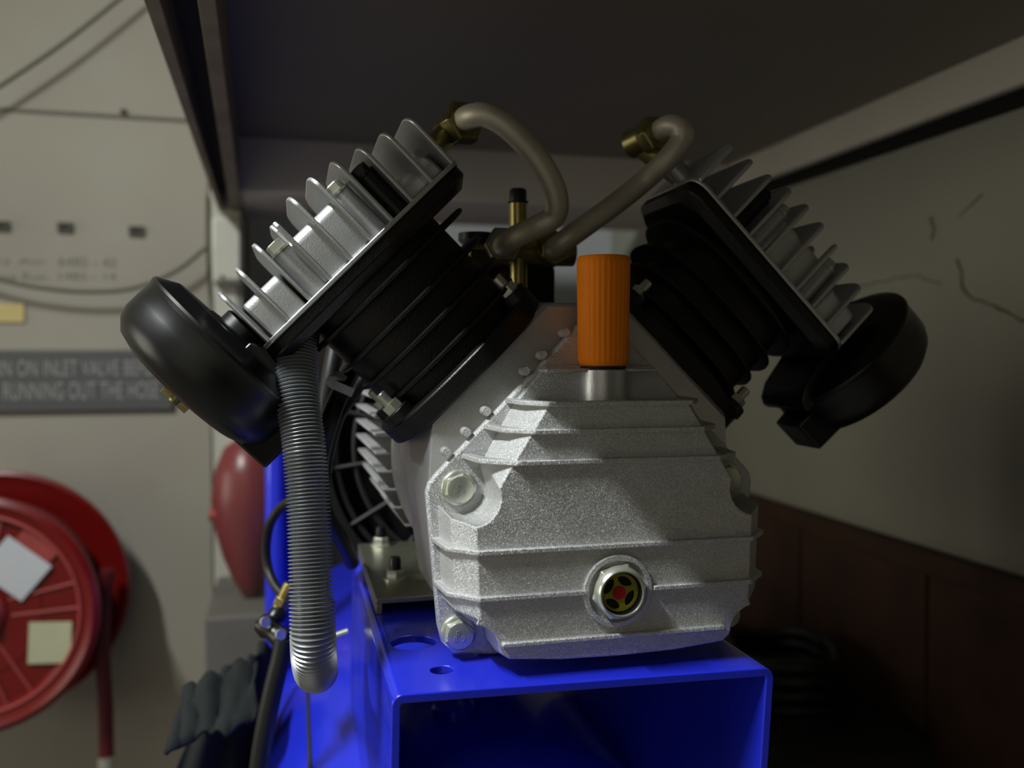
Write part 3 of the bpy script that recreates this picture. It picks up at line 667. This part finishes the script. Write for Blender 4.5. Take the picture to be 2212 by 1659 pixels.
    for k in (-1, 1): obox(bm, B(0.1850 + 0.007 * k, -0.2310, YC), (AX, DX, (0, 1, 0)), (0.0045, 0.0035, 0.0012))
    obj('wing_nut', bm, 'nut', af, bevel=0.0005)
    # outlet fitting on the inner end of the head
    e0 = B(0.186, 0.020, YC + 0.008)
    bm = BM(); cyl(bm, e0, B(0.1865, 0.042, YC + 0.008), 0.0095, 20); obj('outlet_elbow', bm, 'cast2', hd)
    return B
BLf = make_bank('l', 0.0); BRf = make_bank('r', 0.016)

# --- discharge pipes
def hexnut(c, ax, r, t, parent, m='nut', ph=0.2):
    bm = BM(); lathe(bm, Vector(c) - Vector(ax).normalized() * t / 2, ax, [(r * 0.93, 0), (r, t * 0.12), (r, t * 0.85), (r * 0.9, t)], 6, phase=ph)
    return obj('union_nut', bm, m, parent, bevel=0.0006)
lp = [P(992, 266, .715), P(1003, 258, .695), P(1022, 250, .680), P(1055, 250, .672), P(1100, 277, .668), P(1150, 328, .668), P(1187, 385, .670), P(1203, 432, .674), P(1196, 468, .682), P(1160, 490, .688), P(1118, 510, .690), P(1094, 526, .698), P(1087, 530, .712), P(1087, 530, .735)]
dp = obj('discharge_pipe', sweep(BM(), crom(lp, 7), 0.0095, 20), 'tube', ac, 'bent grey aluminium pipe on the left', smooth=60)
ax1 = Vector((.42, -.88, .18)).normalized()
n1 = P(998, 266, .703)
hexnut(n1, ax1, 0.0185, 0.013, dp, ph=0.1)
bm = BM(); cyl(bm, n1 - ax1 * 0.004, n1 - ax1 * 0.024, 0.0125, 20); c_ = P(962, 302, .69); cyl(bm, n1 - ax1 * 0.018, BLf(0.1865, 0.028, 0.6855), 0.0100, 18); obj('elbow_fitting', bm, 'nut', dp, bevel=0.0006)
hexnut(P(1087, 530, .716), (0.0, -1, 0.05), 0.0160, 0.012, dp, 'zincdull', 0.0)
rp = [P(1416, 294, .715), P(1424, 284, .698), P(1446, 272, .682), P(1470, 278, .674), P(1472, 303, .674), P(1440, 345, .680), P(1392, 390, .695), P(1330, 440, .698), P(1270, 484, .700), P(1228, 514, .700), P(1202, 533, .708), P(1196, 538, .722), P(1196, 538, .735)]
dp2 = obj('discharge_pipe', sweep(BM(), crom(rp, 7), 0.0092, 20), 'tube', ac, 'bent grey aluminium pipe on the right', smooth=60)
n2 = P(1412, 292, .702); ax2 = (P(1422, 272, .690) - P(1402, 300, .712)).normalized()
hexnut(n2, (0.3, -0.93, 0.15), 0.0165, 0.013, dp2, ph=0.1)
bm = BM(); cyl(bm, n2 + Vector((-.002, .004, 0)), n2 + Vector((-.012, .022, -.004)), 0.0125, 20); cyl(bm, n2 + Vector((-.008, .018, -.002)), BRf(0.1865, 0.028, 0.6855), 0.0100, 18); obj('elbow_fitting', bm, 'nut', dp2, bevel=0.0006)
hexnut(P(1197, 538, .722), (0.05, -1, 0.0), 0.0155, 0.012, dp2, 'nut', 0.5)
# --- brass manifold and valves
a, b = P(1008, 541, .745), P(1238, 545, .745)
bm = BM(); cyl(bm, a, b, 0.0125, 24)
mf = obj('brass_manifold', bm, 'brass', ac, bevel=0.0008)
obj('manifold_port', cyl(BM(), P(1088, 532, .745), P(1086, 531, .715), 0.0125, 20), 'brass', mf)
obj('manifold_port', cyl(BM(), P(1197, 540, .745), P(1196, 539, .722), 0.0130, 20), 'brass', mf)
obj('hex_collar', lathe(BM(), P(1010, 541, .745), (b - a), [(0.0150, 0), (0.0150, 0.018)], 6), 'brass', mf, bevel=0.0006)
obj('end_cap', lathe(BM(), P(1030, 505, .745), (0, 0, -1), [(0.016, 0), (0.016, 0.006), (0.012, 0.010)], 24), 'rubber', mf, 'black end cap')
bm = BM(); cyl(bm, P(1121, 700, .742), P(1119, 440, .742), 0.0076, 24); mst = obj('brass_stem', bm, 'brass', mf)
obj('stem_cap', lathe(BM(), P(1119, 438, .742), (0, 0, 1), [(0.0088, 0), (0.0088, 0.0012), (0.0074, 0.0016), (0.0074, 0.0100), (0.0062, 0.0118)], 24), 'rubber', mf, 'black stem cap')
# --- pressure switch body below the manifold
a, b = P(1003, 572, .775), P(1192, 690, .775)
obj('pressure_switch', addbox(BM(), (a.x, .762, b.z - .03), (b.x, .83, a.z)), 'blackplastic', ac, bevel=0.004)

# --- corrugated flexible hose
path = crom([P(655, 672, .665), P(642, 740, .655), P(643, 850, .640), P(656, 960, .630), P(665, 1080, .622), P(670, 1200, .614), P(674, 1320, .606), P(676, 1380, .604), P(678, 1420, .610), P(681, 1444, .625), P(684, 1450, .645), P(685, 1440, .675), P(684, 1390, .710), P(684, 1300, .73)], 60)
L = [0.0]
for p_, q_ in zip(path, path[1:]): L.append(L[-1] + (q_ - p_).length)
pitch = 0.00262; npt = int(L[-1] / (pitch / 5)); pts = []; j = 0
for i in range(npt):
    t = i * L[-1] / (npt - 1)
    while j < len(L) - 2 and L[j + 1] < t: j += 1
    f_ = (t - L[j]) / max(1e-9, L[j + 1] - L[j]); pts.append(path[j].lerp(path[j + 1], f_))
bm = BM(); sweep(bm, pts, lambda i, n: 0.0134 + 0.0021 * math.cos(2 * PI * (i * L[-1] / (n - 1)) / pitch), 30)
obj('flexible_hose', bm, 'flex', ac, 'grey corrugated flexible hose', smooth=80)
# --- cables behind the hose
def cable(pts, r, m='rubber', name='cable', label=None, par=None):
    return obj(name, sweep(BM(), crom(pts, 10), r, 12), m, par or ac, label, smooth=60)
c1 = cable([P(842, 640, .80), P(792, 745, .76), P(752, 815, .72), P(722, 880, .70), P(700, 950, .70), P(690, 1010, .72), P(700, 1100, .76), P(735, 1165, .80), P(760, 1215, .86)], 0.0074)
cable([P(745, 660, .80), P(728, 740, .79), P(712, 830, .78), P(700, 930, .78), P(692, 1020, .78), P(690, 1120, .80)], 0.0080)
cable([P(840, 700, .79), P(790, 810, .77), P(745, 878, .745), P(728, 910, .74), P(708, 985, .75), P(698, 1070, .77)], 0.0052)
bm = BM(); lathe(bm, P(738, 838, .712) - Vector((.004, 0, -.003)), (P(752, 815, .72) - P(722, 880, .70)), [(0.0078, 0), (0.0090, 0.0005), (0.0090, 0.0055), (0.0078, 0.006)], 18); obox(bm, P(742, 840, .697), ((1, 0, -.45), (0, 1, 0), (.45, 0, 1)), (0.008, 0.0028, 0.0034))
obj('cable_tie', bm, 'tie', ac, 'white cable tie')
lpz = [P(632, 1080, .84), P(605, 1098, .86), P(584, 1130, .87), P(575, 1175, .88), P(577, 1220, .88), P(590, 1258, .87), P(612, 1288, .86)]
cable(lpz, 0.0045)
bm = BM(); cyl(bm, P(628, 1262, .86), P(596, 1328, .86), 0.0066, 16); lathe(bm, P(614, 1292, .86), (P(596, 1328, .86) - P(628, 1262, .86)), [(0.0085, 0), (0.0085, 0.008)], 6)
obj('brass_fitting', bm, 'brass', ac, bevel=0.0005)
bm = BM(); lathe(bm, P(608, 1320, .86), (P(575, 1352, .85) - P(608, 1320, .86)), [(0.008, 0), (0.0095, 0.006), (0.0075, 0.012), (0.010, 0.014), (0.010, 0.024)], 18)
lathe(bm, P(572, 1352, .85), (P(622, 1388, .83) - P(572, 1352, .85)), [(0.009, -0.004), (0.0105, 0.004), (0.0085, 0.010), (0.0105, 0.022), (0.012, 0.030)], 18)
obj('black_fitting', bm, 'blackplastic', ac)
for p in (P(571, 1344, .835), P(604, 1371, .818)):
    obj('collar_ring', lathe(BM(), p, (0.5, -0.8, 0.2), [(0.005, 0), (0.005, 0.003)], 14), 'zinc', ac)
cable([P(615, 1380, .82), P(607, 1420, .82), P(592, 1480, .82), P(575, 1560, .82), P(562, 1640, .82), P(555, 1720, .82)], 0.0088, label=None)
obj('drain_pin', cyl(BM(), P(715, 1377, .80), P(752, 1364, .80), 0.0032, 10), 'zinc', ac)

# --- room lamp that throws the light from upper left
lt = thing('ceiling_lamp', (LP.x, LP.y, LP.z - H + 0.03), 'slim lamp fitting high on the left outside the picture', 'lamp')
obj('fitting', addbox(BM(), (LP.x - .07, LP.y - .2, LP.z - H + 0.10), (LP.x + .07, LP.y + .2, LP.z - H + 0.13)), 'box', lt)
